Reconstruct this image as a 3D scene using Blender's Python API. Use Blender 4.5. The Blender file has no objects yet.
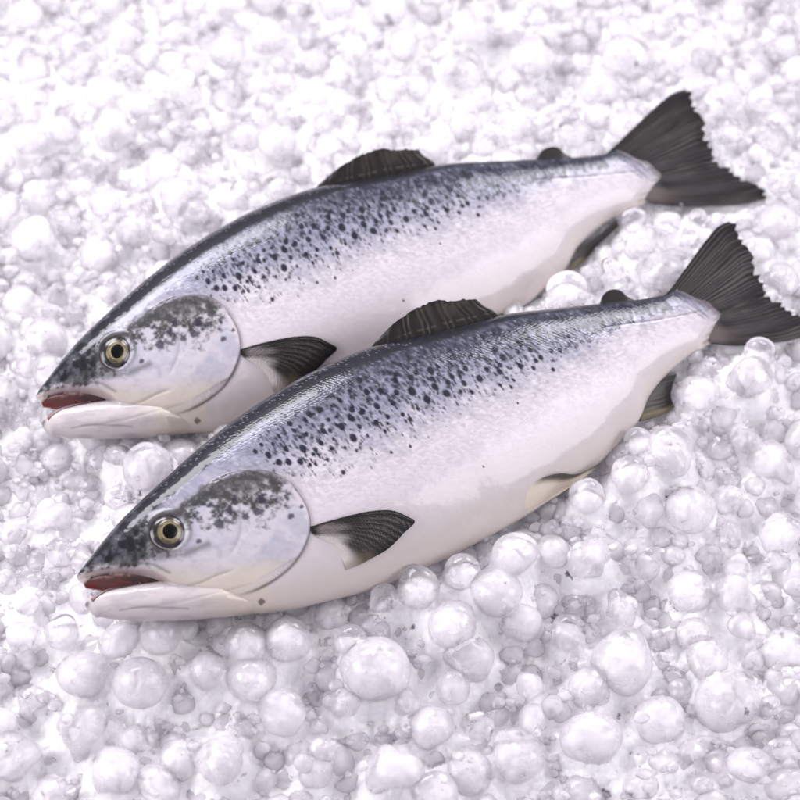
import bpy, bmesh, math
import numpy as np
from mathutils import Vector, Matrix

# ------------------------------------------------------------------ camera
S = bpy.context.scene
ELEV = math.radians(54.0); DIST = 2.67; FOV = math.radians(16.0)
CAM = np.array([0.0, -DIST*math.cos(ELEV), DIST*math.sin(ELEV)])
FWD = -CAM/np.linalg.norm(CAM)
RIGHT = np.array([1.0, 0, 0]); UP = np.cross(RIGHT, FWD)
FPX = 400/math.tan(FOV/2)
cam = bpy.data.cameras.new("camera"); camo = bpy.data.objects.new("camera", cam)
S.collection.objects.link(camo); S.camera = camo
camo.location = CAM
camo.rotation_euler = (math.pi/2-ELEV, 0, 0)
cam.sensor_width = 36; cam.lens = 18/math.tan(FOV/2)
cam.clip_start = .05; cam.clip_end = 50
cam.dof.use_dof = True; cam.dof.focus_distance = 2.54; cam.dof.aperture_fstop = 4.0

# ------------------------------------------------------------------ light
world = bpy.data.worlds.new("World"); S.world = world; world.use_nodes = True
wb = world.node_tree.nodes["Background"]
# studio surroundings: pale walls, dimmer ceiling
wn = world.node_tree.nodes; wl = world.node_tree.links
wt = wn.new("ShaderNodeTexCoord"); ws = wn.new("ShaderNodeSeparateXYZ"); wr = wn.new("ShaderNodeValToRGB")
wl.new(wt.outputs['Generated'], ws.inputs[0]); wl.new(ws.outputs['Z'], wr.inputs[0]); wl.new(wr.outputs[0], wb.inputs[0])
e = wr.color_ramp.elements; e[0].position = .02; e[0].color = (.30, .285, .32, 1); e[1].position = .45; e[1].color = (.95, .92, 1, 1)
e2 = e.new(.85); e2.color = (.60, .57, .63, 1)
wb.inputs[1].default_value = .66

def area(name, loc, target, sx, sy, power, col=(1, 1, 1)):
    l = bpy.data.lights.new(name, 'AREA'); l.shape = 'RECTANGLE'; l.size = sx; l.size_y = sy
    l.energy = power; l.color = col
    o = bpy.data.objects.new(name, l); S.collection.objects.link(o); o.location = loc
    o.rotation_euler = (Vector(target)-Vector(loc)).to_track_quat('-Z', 'Y').to_euler()
    return o
area("softbox_behind", (-0.62, 1.14, 1.42), (0, .1, 0), 1.15, .60, 29, (.95, .945, 1.0))
area("softbox_behind_right", (0.95, 1.25, 1.15), (0.05, .1, 0), .75, .5, 13, (.96, .95, 1.0))
area("softbox_left", (-1.7, -.5, 1.2), (0, 0, 0), 1.3, 1.0, 27, (.98, .955, 1.0))
area("softbox_right", (1.8, -.4, 1.1), (0, 0, 0), 1.2, 1.0, 19, (.98, .955, 1.0))
S.view_settings.view_transform = 'Standard'; S.view_settings.look = 'None'
S.view_settings.exposure = 0.30; S.view_settings.gamma = 1
S.render.engine = 'CYCLES'
S.cycles.max_bounces = 10; S.cycles.transmission_bounces = 8; S.cycles.diffuse_bounces = 4
S.cycles.caustics_refractive = True; S.cycles.caustics_reflective = False

# ------------------------------------------------------------------ helpers
def srgb(r, g, b):
    c = np.array([r, g, b], float)/255
    return np.where(c <= .04045, c/12.92, ((c+.055)/1.055)**2.4)

def ray(px):
    """directions of photo pixels (800 px frame) for unprojection"""
    px = np.atleast_2d(px).astype(float)
    return FPX*FWD+(px[:, :1]-400)*RIGHT+(400-px[:, 1:2])*UP

def on_plane(px, p0, n):
    d = ray(px); t = ((p0-CAM)@n)/(d@n)
    return CAM+d*t[:, None]

def at_z(px, z):
    return on_plane(px, np.array([0, 0, z]), np.array([0, 0, 1.0]))

def project(P):
    d = P-CAM; k = d@FWD
    return np.stack([400+FPX*(d@RIGHT)/k, 400-FPX*(d@UP)/k], 1), k

def hashn(i, j, seed):
    v = (i*374761393+j*668265263+seed*2147483647) & 0xffffffff
    v = ((v ^ (v >> 13))*1274126177) & 0xffffffff
    return ((v ^ (v >> 16)) & 0xffffff)/float(0xffffff)

def vnoise(x, y, seed=0):
    xi = np.floor(x).astype(np.int64); yi = np.floor(y).astype(np.int64)
    fx = x-xi; fy = y-yi; fx = fx*fx*(3-2*fx); fy = fy*fy*(3-2*fy)
    a = hashn(xi, yi, seed); b = hashn(xi+1, yi, seed); c = hashn(xi, yi+1, seed); d = hashn(xi+1, yi+1, seed)
    return (a*(1-fx)+b*fx)*(1-fy)+(c*(1-fx)+d*fx)*fy

def fbm(x, y, seed=0, o=4):
    s = 0; a = .5; t = 0
    for k in range(o):
        s = s+a*vnoise(x*2**k, y*2**k, seed+k*17); t += a; a *= .5
    return s/t

def sstep(a, b, x):
    t = np.clip((x-a)/(b-a), 0, 1); return t*t*(3-2*t)

def mix(c, d, m):
    m = np.asarray(m)[..., None]; return c*(1-m)+d*m

def make_mesh(name, V, F, smooth=True):
    """F: (n,3) or (n,4) int array"""
    F = np.asarray(F); me = bpy.data.meshes.new(name)
    me.vertices.add(len(V)); me.vertices.foreach_set("co", np.asarray(V, np.float32).ravel())
    k = F.shape[1]; me.loops.add(F.size); me.polygons.add(len(F))
    me.polygons.foreach_set("loop_start", np.arange(0, F.size, k, dtype=np.int32))
    me.polygons.foreach_set("loop_total", np.full(len(F), k, np.int32))
    me.loops.foreach_set("vertex_index", F.astype(np.int32).ravel())
    me.update(); me.validate()
    me.polygons.foreach_set("use_smooth", np.full(len(me.polygons), smooth))
    return me

def set_attr(me, name, data):
    data = np.asarray(data, np.float32)
    if data.ndim == 2 and data.shape[1] == 3:
        data = np.concatenate([data, np.ones((len(data), 1), np.float32)], 1)
        a = me.attributes.new(name, 'FLOAT_COLOR', 'POINT'); a.data.foreach_set("color", data.ravel())
    elif data.ndim == 2:
        d = np.concatenate([data, np.zeros((len(data), 1), np.float32)], 1)
        a = me.attributes.new(name, 'FLOAT_VECTOR', 'POINT'); a.data.foreach_set("vector", d.ravel())
    else:
        a = me.attributes.new(name, 'FLOAT', 'POINT'); a.data.foreach_set("value", data)

def link(name, me, mat=None, parent=None):
    o = bpy.data.objects.new(name, me); S.collection.objects.link(o)
    if mat: me.materials.append(mat)
    if parent is not None: o.parent = parent
    return o

def tag(o, label=None, cat=None, group=None, kind=None):
    if label: o["label"] = label
    if cat: o["category"] = cat
    if group: o["group"] = group
    if kind: o["kind"] = kind
    return o

def new_mat(name):
    m = bpy.data.materials.new(name); m.use_nodes = True
    return m, m.node_tree.nodes, m.node_tree.links, m.node_tree.nodes["Principled BSDF"]

# ------------------------------------------------------------------ materials
def skin_mat():
    m, N, L, P = new_mat("fish_skin")
    col = N.new("ShaderNodeAttribute"); col.attribute_name = "col"
    px = N.new("ShaderNodeAttribute"); px.attribute_name = "px"
    gl = N.new("ShaderNodeAttribute"); gl.attribute_name = "scaly"
    # scales: voronoi cells in the fish's own chart, rows slanting to the tail
    mp = N.new("ShaderNodeMapping"); mp.inputs['Rotation'].default_value = (0, 0, math.radians(-42))
    mp.inputs['Scale'].default_value = (.26, .44, 1)
    L.new(px.outputs['Vector'], mp.inputs['Vector'])
    vo = N.new("ShaderNodeTexVoronoi"); vo.inputs['Scale'].default_value = 1.0
    vo.inputs['Randomness'].default_value = .55
    L.new(mp.outputs[0], vo.inputs['Vector'])
    no = N.new("ShaderNodeTexNoise"); no.inputs['Scale'].default_value = .06; no.inputs['Detail'].default_value = 5
    L.new(px.outputs['Vector'], no.inputs['Vector'])
    # each scale a little lighter or darker than its neighbour
    sep = N.new("ShaderNodeSeparateColor"); L.new(vo.outputs['Color'], sep.inputs[0])
    mr = N.new("ShaderNodeMapRange"); mr.inputs[1].default_value = 0; mr.inputs[2].default_value = 1
    mr.inputs[3].default_value = .80; mr.inputs[4].default_value = 1.16
    L.new(sep.outputs[0], mr.inputs[0])
    mixv = N.new("ShaderNodeMix"); mixv.data_type = 'FLOAT'; mixv.inputs[2].default_value = 1.0
    L.new(gl.outputs['Fac'], mixv.inputs[0]); L.new(mr.outputs[0], mixv.inputs[3])
    mul = N.new("ShaderNodeVectorMath"); mul.operation = 'SCALE'
    L.new(col.outputs['Color'], mul.inputs[0]); L.new(mixv.outputs[0], mul.inputs['Scale'])
    L.new(mul.outputs[0], P.inputs['Base Color'])
    P.inputs['Roughness'].default_value = .36
    P.inputs['IOR'].default_value = 1.42; P.inputs['Specular IOR Level'].default_value = .12
    mul.inputs['Scale'].default_value = 1
    P.inputs['Subsurface Weight'].default_value = .12
    P.inputs['Subsurface Radius'].default_value = (1, .6, .5); P.inputs['Subsurface Scale'].default_value = .004
    P.inputs['Coat Weight'].default_value = .75; P.inputs['Coat Roughness'].default_value = .085
    P.inputs['Coat IOR'].default_value = 1.4
    bs = N.new("ShaderNodeMath"); bs.operation = 'MULTIPLY'; bs.inputs[1].default_value = .17
    L.new(gl.outputs['Fac'], bs.inputs[0])
    b1 = N.new("ShaderNodeBump"); b1.inputs['Distance'].default_value = .0011
    L.new(bs.outputs[0], b1.inputs['Strength']); L.new(vo.outputs['Distance'], b1.inputs['Height'])
    b2 = N.new("ShaderNodeBump"); b2.inputs['Distance'].default_value = .0016; b2.inputs['Strength'].default_value = .09
    L.new(no.outputs[0], b2.inputs['Height']); L.new(b1.outputs[0], b2.inputs['Normal'])
    L.new(b2.outputs[0], P.inputs['Normal']); L.new(b2.outputs[0], P.inputs['Coat Normal'])
    return m

def fin_mat():
    m, N, L, P = new_mat("fin_membrane")
    col = N.new("ShaderNodeAttribute"); col.attribute_name = "col"
    L.new(col.outputs['Color'], P.inputs['Base Color'])
    P.inputs['Roughness'].default_value = .42; P.inputs['Coat Weight'].default_value = .22; P.inputs['Specular IOR Level'].default_value = .15
    P.inputs['Coat Roughness'].default_value = .2
    px = N.new("ShaderNodeAttribute"); px.attribute_name = "px"
    no = N.new("ShaderNodeTexNoise"); no.inputs['Scale'].default_value = .5; no.inputs['Detail'].default_value = 4
    L.new(px.outputs['Vector'], no.inputs['Vector'])
    b = N.new("ShaderNodeBump"); b.inputs['Distance'].default_value = .001; b.inputs['Strength'].default_value = .2
    L.new(no.outputs[0], b.inputs['Height']); L.new(b.outputs[0], P.inputs['Normal'])
    return m

def wet_mat(name, attr=True, color=(0, 0, 0), rough=.1, coat=1.0):
    m, N, L, P = new_mat(name)
    if attr:
        col = N.new("ShaderNodeAttribute"); col.attribute_name = "col"
        L.new(col.outputs['Color'], P.inputs['Base Color'])
    else: P.inputs['Base Color'].default_value = (*color, 1)
    P.inputs['Roughness'].default_value = rough; P.inputs['Coat Weight'].default_value = coat
    P.inputs['Coat Roughness'].default_value = .04
    return m

def ice_mat(name, clear, rough, col=(.985, .942, .985), bump=.25, sss=.6):
    """frosted ice: a milky scattering body mixed with rough clear ice"""
    m, N, L, P = new_mat(name)
    geo = N.new("ShaderNodeNewGeometry")
    no = N.new("ShaderNodeTexNoise"); no.inputs['Scale'].default_value = 32; no.inputs['Detail'].default_value = 3
    L.new(geo.outputs['Position'], no.inputs['Vector'])
    mr = N.new("ShaderNodeMapRange"); mr.inputs[1].default_value = .34; mr.inputs[2].default_value = .66
    mr.inputs[3].default_value = max(0, clear-.14); mr.inputs[4].default_value = min(1, clear+.10)
    L.new(no.outputs[0], mr.inputs[0]); L.new(mr.outputs[0], P.inputs['Transmission Weight'])
    P.inputs['Base Color'].default_value = (*col, 1)
    P.inputs['Roughness'].default_value = rough; P.inputs['IOR'].default_value = 1.24
    P.inputs['Subsurface Weight'].default_value = sss
    P.inputs['Subsurface Radius'].default_value = (1, .98, 1); P.inputs['Subsurface Scale'].default_value = .015
    P.inputs['Coat Weight'].default_value = .6; P.inputs['Coat Roughness'].default_value = .07; P.inputs['Coat IOR'].default_value = 1.33
    n2 = N.new("ShaderNodeTexNoise"); n2.inputs['Scale'].default_value = 240; n2.inputs['Detail'].default_value = 4
    L.new(geo.outputs['Position'], n2.inputs['Vector'])
    b = N.new("ShaderNodeBump"); b.inputs['Distance'].default_value = .0012; b.inputs['Strength'].default_value = bump
    L.new(n2.outputs[0], b.inputs['Height']); L.new(b.outputs[0], P.inputs['Normal'])
    return m

M_SKIN = skin_mat(); M_FIN = fin_mat()
M_EYE = wet_mat("eye_surface", rough=.22, coat=.22); M_PUPIL = wet_mat("pupil_surface", rough=.3, coat=0)
M_PUPIL.node_tree.nodes["Principled BSDF"].inputs["Specular IOR Level"].default_value = .15
M_MOUTH = wet_mat("mouth_flesh", rough=.35, coat=.5)
M_BALL = ice_mat("frosted_ice", .88, .10, bump=.10, sss=.8)
M_CLEAR = ice_mat("clear_ice", .97, .045, bump=.05, sss=.8)
M_CRUSH = ice_mat("crushed_ice", .72, .12, bump=.18, sss=.8)

# ------------------------------------------------------------------ fish: chart in the lower fish's photo outline
E_AX = np.array([.883, -.469]); F_AX = np.array([-.469, -.883])
UPPER = [(77,576),(80,570.5),(85,564.5),(100,545),(120,521.5),(140,501.5),(170,474),(190,456),(209,440),(225,427),(250,409),(275,393),
         (300,378),(325,366),(350,355),(375,346.5),(400,341),(435,333),(460,327),(485,320),(510,314),(535,311),(560,308.5),(600,304),
         (640,299.5),(664,295),(682,289),(700,298),(712,304.5),(720,312),(722.5,317)]
LOWER = [(77,576),(78,580.5),(81,583),(86,582),(95,579),(107,577),(125,575.5),(145,578.5),(157,582.5),(171,591),(195,602),(220,609),
         (250,613.5),(275,612),(300,608),(325,602),(350,596),(375,589),(400,579.5),(435,564),(460,552.5),(485,539),(510,525.5),(535,511),
         (560,494),(580,478.5),(597,465),(612,452),(625,435.5),(640,419),(648,399),(662,380),(675,367),(690,355.5),(702,349),(711,343),(717,333),(721,324),(722.5,317)]
JAW_U = [(85,605),(86.5,602),(91,598),(102,592),(120,588),(145,584),(170,581),(200,583),(240,592),(275,604)]
JAW_L = [(85,605),(86,608),(90,611.5),(102,617),(120,619.5),(145,620.5),(182,619.8),(220,617),(250,614),(275,611)]

def to_XY(p):
    p = np.atleast_2d(p).astype(float); return p@E_AX, p@F_AX
def from_XY(X, Y): return X[..., None]*E_AX+Y[..., None]*F_AX

def curve(pts, Xq, smooth=2.0):
    X, Y = to_XY(pts); o = np.argsort(X); X = X[o]; Y = Y[o]
    xs = np.linspace(X[0], X[-1], 1400); m = np.gradient(Y, X)
    i = np.clip(np.searchsorted(X, xs)-1, 0, len(X)-2); h = X[i+1]-X[i]+1e-9; t = (xs-X[i])/h
    d = np.diff(Y)/(np.diff(X)+1e-9)
    m = np.clip(m, -6, 6)
    ys = (2*t**3-3*t**2+1)*Y[i]+(t**3-2*t**2+t)*h*m[i]+(-2*t**3+3*t**2)*Y[i+1]+(t**3-t**2)*h*m[i+1]
    k = np.exp(-.5*(np.arange(-24, 25)*(xs[1]-xs[0])/smooth)**2); k /= k.sum()
    e = np.convolve(np.pad(ys, 24, mode='reflect', reflect_type='odd'), k, 'valid')
    return np.interp(Xq, xs, e)

BX = np.array([-212,-203,-195,-180,-150,-110,-60,0,60,120,200,280,350,410,450,470,482,492])
BB = np.array([2,5,9,15,23,31,39,45,48,49,46,38,29,19,12,6,3.5,.8])
JX = np.array([-212,-205,-195,-170,-130,-80,-30,10,60]); JB = np.array([2,6,10,16,22,28,33,34,30])

def seg_dist(P, poly):
    """distance of points P (n,2) to an open polyline, and side sign"""
    poly = np.asarray(poly, float); best = np.full(len(P), 1e9); sgn = np.zeros(len(P)); tt = np.zeros(len(P))
    for i in range(len(poly)-1):
        a, b = poly[i], poly[i+1]; ab = b-a
        t = np.clip(((P-a)@ab)/(ab@ab), 0, 1); q = a+t[:, None]*ab; d = np.hypot(*(P-q).T)
        s = np.sign(ab[0]*(P[:, 1]-a[1])-ab[1]*(P[:, 0]-a[0]))
        k = d < best; best[k] = d[k]; sgn[k] = s[k]; tt[k] = (i+t[k])/(len(poly)-1)
    return best, sgn, tt

def smooth_poly(p, n=60):
    p = np.asarray(p, float); L = np.r_[0, np.cumsum(np.hypot(*np.diff(p, axis=0).T))]; L /= L[-1]
    q = np.linspace(0, 1, n); m = np.gradient(p, L, axis=0)
    i = np.clip(np.searchsorted(L, q)-1, 0, len(L)-2); h = (L[i+1]-L[i])[:, None]; t = ((q-L[i])/h[:, 0])[:, None]
    return (2*t**3-3*t**2+1)*p[i]+(t**3-2*t**2+t)*h*m[i]+(-2*t**3+3*t**2)*p[i+1]+(t**3-t**2)*h*m[i+1]

GILL = smooth_poly([(196,497),(212,486.5),(237,481),(257,482.5),(275,491),(287,505),(296,520),(299.5,537),(296,554),(287,570),(272,584),(250,596),(222,603)])
CHEEK = smooth_poly([(157,582),(172,590),(192,589),(214,581),(230,577)])
JAWLINE = smooth_poly([(118,612),(145,611),(180,606),(214,598),(250,589)])
PREOP = smooth_poly([(229,510),(232,530),(229,550),(220,566)])
END = [(684,287),(700,297),(712,304.5),(720,312),(722.5,317),(720,326),(716,335),(711,344)]
LATERAL = smooth_poly([(590,336),(620,330),(650,325),(680,318),(703,311)])
EYE = np.array([163.2, 539.8])

SPOTS = [(330,439.5,4.5),(312,443,4),(319,443,3),(341,451,5),(292.5,461,5),(276,460.5,3.5),(259,466,4),(269,474,4.2),(278,474,4.2),(289.5,474.5,4),
 (299,477.5,2.5),(304,477,2.5),(302,467,2.5),(315.5,472.5,2.5),(331,485.5,3),(347.5,440,3.2),(351,424,4),(339.5,431,4),(341,422,3.5),(365,419,4.2),
 (356,404,4),(370,402.5,3.6),(385,405,3.8),(381,416,4),(364,436,3.5),(375,430,3),(351,390,4),(310,421,3.8),(300,425,4),(296,431,3.2),(281,434,3.8),
 (310,456,3.2),(320,462,2.6),(285,442,2.6),(400,404,5.6),(414.5,412.5,5),(434,406,4.6),(369,402.5,3),(384,392,3.6),(386,386,3),(400,389.5,4.4),
 (405,384,3.2),(420,382,4.8),(421,391,3.6),(422.5,399,4.4),(436,394.5,3.6),(440.5,389,3.4),(454.5,380,3.6),(467.5,390.5,4.4),(452,395.5,3.5),(448,404,2.6),
 (459,405,3),(441,375.5,3.4),(440.5,367.5,4),(441,359.5,4),(427.5,377.5,2.6),(453,366,2.8),(461,365,3.2),(474,369,2.8),(492,367.5,4),(489,376,3.2),
 (488,383,3.8),(475,381,3.2),(509,377,3.8),(511,352.5,4),(520,360,3.2),(521,347,3.2),(530,367.5,3.2),(541,360.5,3.2),(550,359.5,3),(522,379,2.8),
 (499,399,2.3),(488,397,2.3),(502,392,2),(542,380,2.8),(485,359,3.2),(509,350,3.6),(560,344.5,3),(525,371,3.2),(551,324,3.2),(247,462,3),(253,455,2.6),
 (264,455,2.6),(270,447,2.6),(290,449,2.4),(296,446,2.6),(326,429,2.4),(322,452,2.4),(333,461,2.2),(355,449,2),(344,464,2),(318,432,2.6),(390,428,2.8),
 (397,433,3),(372,445,2.4),(405,422,2.6),(397,460,2.2),(378,466,2),(375,437,2.4),(330,412,3),(318,408,2.8),(340,402,3),(505,415,1.2),(471,478,1.2)]
HEADSPOTS = [(249,523,5,4),(236,527,3.6,3.6),(211,534,5.5,5),(253,513,4.2,4),(251,508,4,3),(280,528,3.5,2.6),(290,519,2,2),(192,550,2.8,2.5),(276,511,2,2),
 (221,520,4,4),(226,509,3,4),(203,515,4,3),(257.5,606,3.6,2.6)]

def fish_color(P, t, under):
    """base colour of the skin at chart points P (n,2); t = -1 belly .. 1 back"""
    x, y = P[:, 0], P[:, 1]; X, Y = to_XY(P)
    n1 = fbm(x*.045, y*.045, 3); n2 = fbm(x*.16, y*.16, 9); n3 = fbm(x*.5, y*.5, 21, 3)
    n4 = fbm((x*.74+y*.67)*.10, (-x*.67+y*.74)*.32, 31, 3)      # slanting streaks
    white = srgb(222, 214, 219); lav = srgb(203, 197, 206); cream = srgb(222, 210, 194)
    blue = srgb(132, 134, 154); slate = srgb(62, 60, 72); dark = srgb(38, 36, 44)
    c = mix(np.broadcast_to(white, (len(P), 3)).copy(), lav, .5*sstep(-.1, .6, t+(n1-.5)*.5))
    c = mix(c, cream, .55*(1-sstep(-1.05, -.35, t+(n1-.5)*.12)))
    # back: blue grey then slate; reaches lower towards the tail
    tb = np.interp(X, [-200, -60, 20, 120, 220, 330, 430, 480], [.45, .40, .12, .0, .02, .08, .16, .25])
    k = sstep(tb-.22, tb+.52, t+(n1-.5)*.25+(n4-.5)*.35)
    c = mix(c, blue, k*.92)
    k2 = sstep(.40, .88, t+(n4-.5)*.5+(n2-.5)*.25)*sstep(-30, 120, X)
    c = mix(c, srgb(38, 40, 55), .92*k2)
    band = np.interp(X, [-210, -180, -150, -100, 0, 80, 160, 240, 330, 420, 490], [.2, .45, .60, .71, .78, .80, .83, .87, .90, .91, .95])
    k3 = sstep(band-.02, band+.03, t+(n2-.5)*.03)
    c = mix(c, mix(np.broadcast_to(srgb(34, 32, 42), c.shape), srgb(16, 15, 22), n2), k3*.97)
    # pale flecks between scales
    fl = sstep(.58, .75, n4)*sstep(.5, .7, n3)*sstep(-.1, .2, t)*(X > 10)
    c = mix(c, srgb(205, 203, 222), .40*fl*(1-k3))
    # small random specks, dense on the shoulder, thinning to the belly
    rng = np.random.default_rng(5)
    ang = math.radians(58); ca, sa = math.cos(ang), math.sin(ang)
    spots = [(sx, sy, r*.98, r*.70, 1.0) for sx, sy, r in SPOTS]
    tb_all = 0
    for i in range(3000):
        Xs = 5+438*rng.random()**.8; ts = rng.beta(1.7, 1.4)*1.0-.12
        if ts > .84: continue
        lim = np.interp(Xs, [0, 60, 150, 260, 330, 450], [-.05, -.12, -.05, .14, .22, .4])
        if ts < lim+rng.random()*.35: continue
        u = np.interp(Xs, UX, UY); l = np.interp(Xs, UX, LY)
        Yp = (u+l)/2+ts*(u-l)/2; p = Xs*E_AX+Yp*F_AX
        r = rng.uniform(.6, 1.9)*np.interp(ts, [0, .5], [.65, 1])
        spots.append((p[0], p[1], r*rng.uniform(1.3, 2.4), r*.85, rng.uniform(.38, .9)))
    for i in range(170):        # dotted mid line of the back
        Xs = rng.uniform(-190, 200); u = np.interp(Xs, UX, UY); l = np.interp(Xs, UX, LY)
        Yp = (u+l)/2+rng.uniform(.90, .97)*(u-l)/2; p = Xs*E_AX+Yp*F_AX
        spots.append((p[0], p[1], -rng.uniform(.6, 1.0), .6, .32))
    up = ~under
    idx_up = np.nonzero(up)[0]
    # bucket search
    bx = (x[idx_up]/8).astype(int); by = (y[idx_up]/8).astype(int); key = bx*1000+by
    o = np.argsort(key, kind='stable'); ks = key[o]; idx_s = idx_up[o]
    def near(px, py, R):
        out = []
        for i in range(int((px-R)/8), int((px+R)/8)+1):
            for j in range(int((py-R)/8), int((py+R)/8)+1):
                a = np.searchsorted(ks, i*1000+j); b = np.searchsorted(ks, i*1000+j, 'right')
                if b > a: out.append(idx_s[a:b])
        return np.concatenate(out) if out else np.zeros(0, int)
    wob = (n3-.5)*.9
    for sx, sy, ra, rb, st in spots:
        R = abs(ra)*1.6+1.5; ii = near(sx, sy, R)
        if not len(ii): continue
        dx = x[ii]-sx; dy = y[ii]-sy; u = dx*ca+dy*sa; v = -dx*sa+dy*ca
        r = np.sqrt((u/abs(ra))**2+(v/rb)**2)+wob[ii]*.35
        m = (1-sstep(.78, 1.2, r))*st
        c[ii] = mix(c[ii], srgb(196, 196, 214) if ra < 0 else srgb(26, 26, 42), m*.96)
    # ---- lateral line
    d, s, tt = seg_dist(P, LATERAL)
    c = mix(c, srgb(70, 68, 88), .55*np.exp(-(d/1.0)**2)*sstep(.3, .6, fbm(x*.3, y*.3, 77, 2)+.15))
    tailcut = (X > 330) & (d < 60)
    below = sstep(0, 4, -s*d*-1)
    # ---- head
    gd, gs, gt = seg_dist(P, GILL)
    gx = np.interp(Y, *[a[np.argsort(to_XY(GILL)[1])] for a in (to_XY(GILL)[1], to_XY(GILL)[0])])
    inhead = 1-sstep(-1.0, 1.0, X-gx)
    gtop = -sstep(0, 1, np.zeros(len(P)))
    # olive dark crown of the gill cover and around the eye, broken into blotches
    topline = np.interp(x, [77, 100, 130, 165, 190, 212, 237, 257, 275, 300], [573, 556, 530, 517, 501, 486, 480, 483, 492, 540])
    lowline = np.interp(x, [77, 100, 130, 150, 180, 200, 240, 270, 300], [576, 571, 562, 556, 537, 528, 524, 505, 500])
    hd = inhead*sstep(topline-5, topline+5, y+(n2-.5)*16+(n3-.5)*6)
    blot = 1-sstep(-17, 15, (y-lowline)+(n2-.5)*60+(n3-.5)*26+(n1-.5)*40)
    cheek = mix(np.broadcast_to(srgb(212, 206, 214), c.shape).copy(), srgb(180, 180, 195), sstep(.45, .65, n1)*.6)
    cheek = mix(cheek, srgb(178, 176, 192), .4*sstep(.5, .72, n2)); cheek = mix(cheek, srgb(226, 214, 202), sstep(0, 26, y-(562-(x-160)*.0)+(n1-.5)*20))
    olive = mix(np.broadcast_to(srgb(50, 50, 50), c.shape).copy(), srgb(112, 112, 108), sstep(.35, .75, .6*n2+.4*n3)); olive = mix(olive, srgb(40, 40, 42), .6*(1-sstep(4, 16, y-topline+(n2-.5)*8)))
    hc = mix(cheek, olive, blot*.95)
    sp = sstep(.56, .66, n2)*sstep(-30, -5, -(np.abs(y-lowline)))*sstep(190, 205, x)
    hc = mix(hc, srgb(205, 200, 205), sp*.75)
    c = mix(c, hc, hd)
    # snout: black top
    sn = inhead*(1-sstep(120, 178, x+(n2-.5)*30))*(1-sstep(-4, 3, (y-(573.5-(x-80)*.17))+(n2-.5)*7))
    c = mix(c, mix(np.broadcast_to(srgb(26, 26, 34), c.shape), srgb(70, 72, 80), sstep(.52, .8, n2)), sn*.94)
    for sx, sy, ra, rb in HEADSPOTS:
        r = np.sqrt(((x-sx)/ra)**2+((y-sy)/rb)**2)+wob
        c = mix(c, srgb(52, 50, 66) if sy < 600 else srgb(96, 84, 70), (1-sstep(.6, 1.3, r))*.85*(~under))
    # grey-brown ring of skin round the eye, dusky line below it
    re = np.hypot((x-EYE[0]), (y-EYE[1])*1.06)
    c = mix(c, srgb(92, 90, 92), .6*np.exp(-((re-20.5)/2.2)**2))
    du, _, _ = seg_dist(P, [(112,566),(135,562),(155,563),(180,561),(200,553)])
    c = mix(c, srgb(96, 100, 98), .65*np.exp(-(du/4.0)**2)*sstep(.3, .6, n2+.1))
    # lips pale pinkish, with a dark corner line
    dl, _, _ = seg_dist(P, [(80,579),(86,577),(107,573.5),(128,573),(148,576),(160,582),(170,590)])
    c = mix(c, srgb(190, 172, 172), .8*np.exp(-((dl)/2.0)**4))
    dm, _, _ = seg_dist(P, [(107,568),(130,566.5),(150,570),(165,578)])
    c = mix(c, srgb(96, 92, 96), .5*np.exp(-(dm/1.4)**2))
    for poly, w, st in ((GILL, 1.4, .85), (CHEEK, .9, .35), (JAWLINE, .9, .22), (PREOP, 1.3, .25)):
        d, _, tt = seg_dist(P, poly)
        c = mix(c, srgb(92, 80, 84), st*np.exp(-(d/w)**2)*(1-sstep(.85, 1, tt))*(~under))
    # dark tip of the lower jaw
    dj = np.hypot(x-86, y-605); c = mix(c, srgb(60, 56, 58), .8*(1-sstep(2, 6, dj)))
    # scaled end of the body over the tail: pale with a brownish edge
    ke = sstep(462, 474, X+(n2-.5)*10)
    c = mix(c, srgb(150, 150, 168), ke*.6*sstep(-.6, 0, t)); de, _, te = seg_dist(P, END)
    c = mix(c, srgb(112, 98, 98), .8*(1-sstep(2, 11, de+(vnoise(X*.05, Y*.4, 88)-.5)*5))*(X > 440))
    for dd_, ww_ in ((13, .9), (17.5, .7)):
        c = mix(c, srgb(70, 68, 84), .6*np.exp(-((de-dd_-2*n1)/ww_)**2)*(1-sstep(.45, .6, te))*sstep(.05, .15, te)*(X > 440))
    wr = np.abs(np.sin((X-462)*.55+Y*.12))
    c = mix(c, srgb(84, 84, 100), ke*.35*sstep(.75, 1, wr)*sstep(-.2, .3, t))
    # far side of the body below: plain pale
    return c

Xf = np.linspace(-202.6, 489.8, 900)
UX = Xf; UY = curve(UPPER, Xf); LY = curve(LOWER, Xf)

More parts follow.
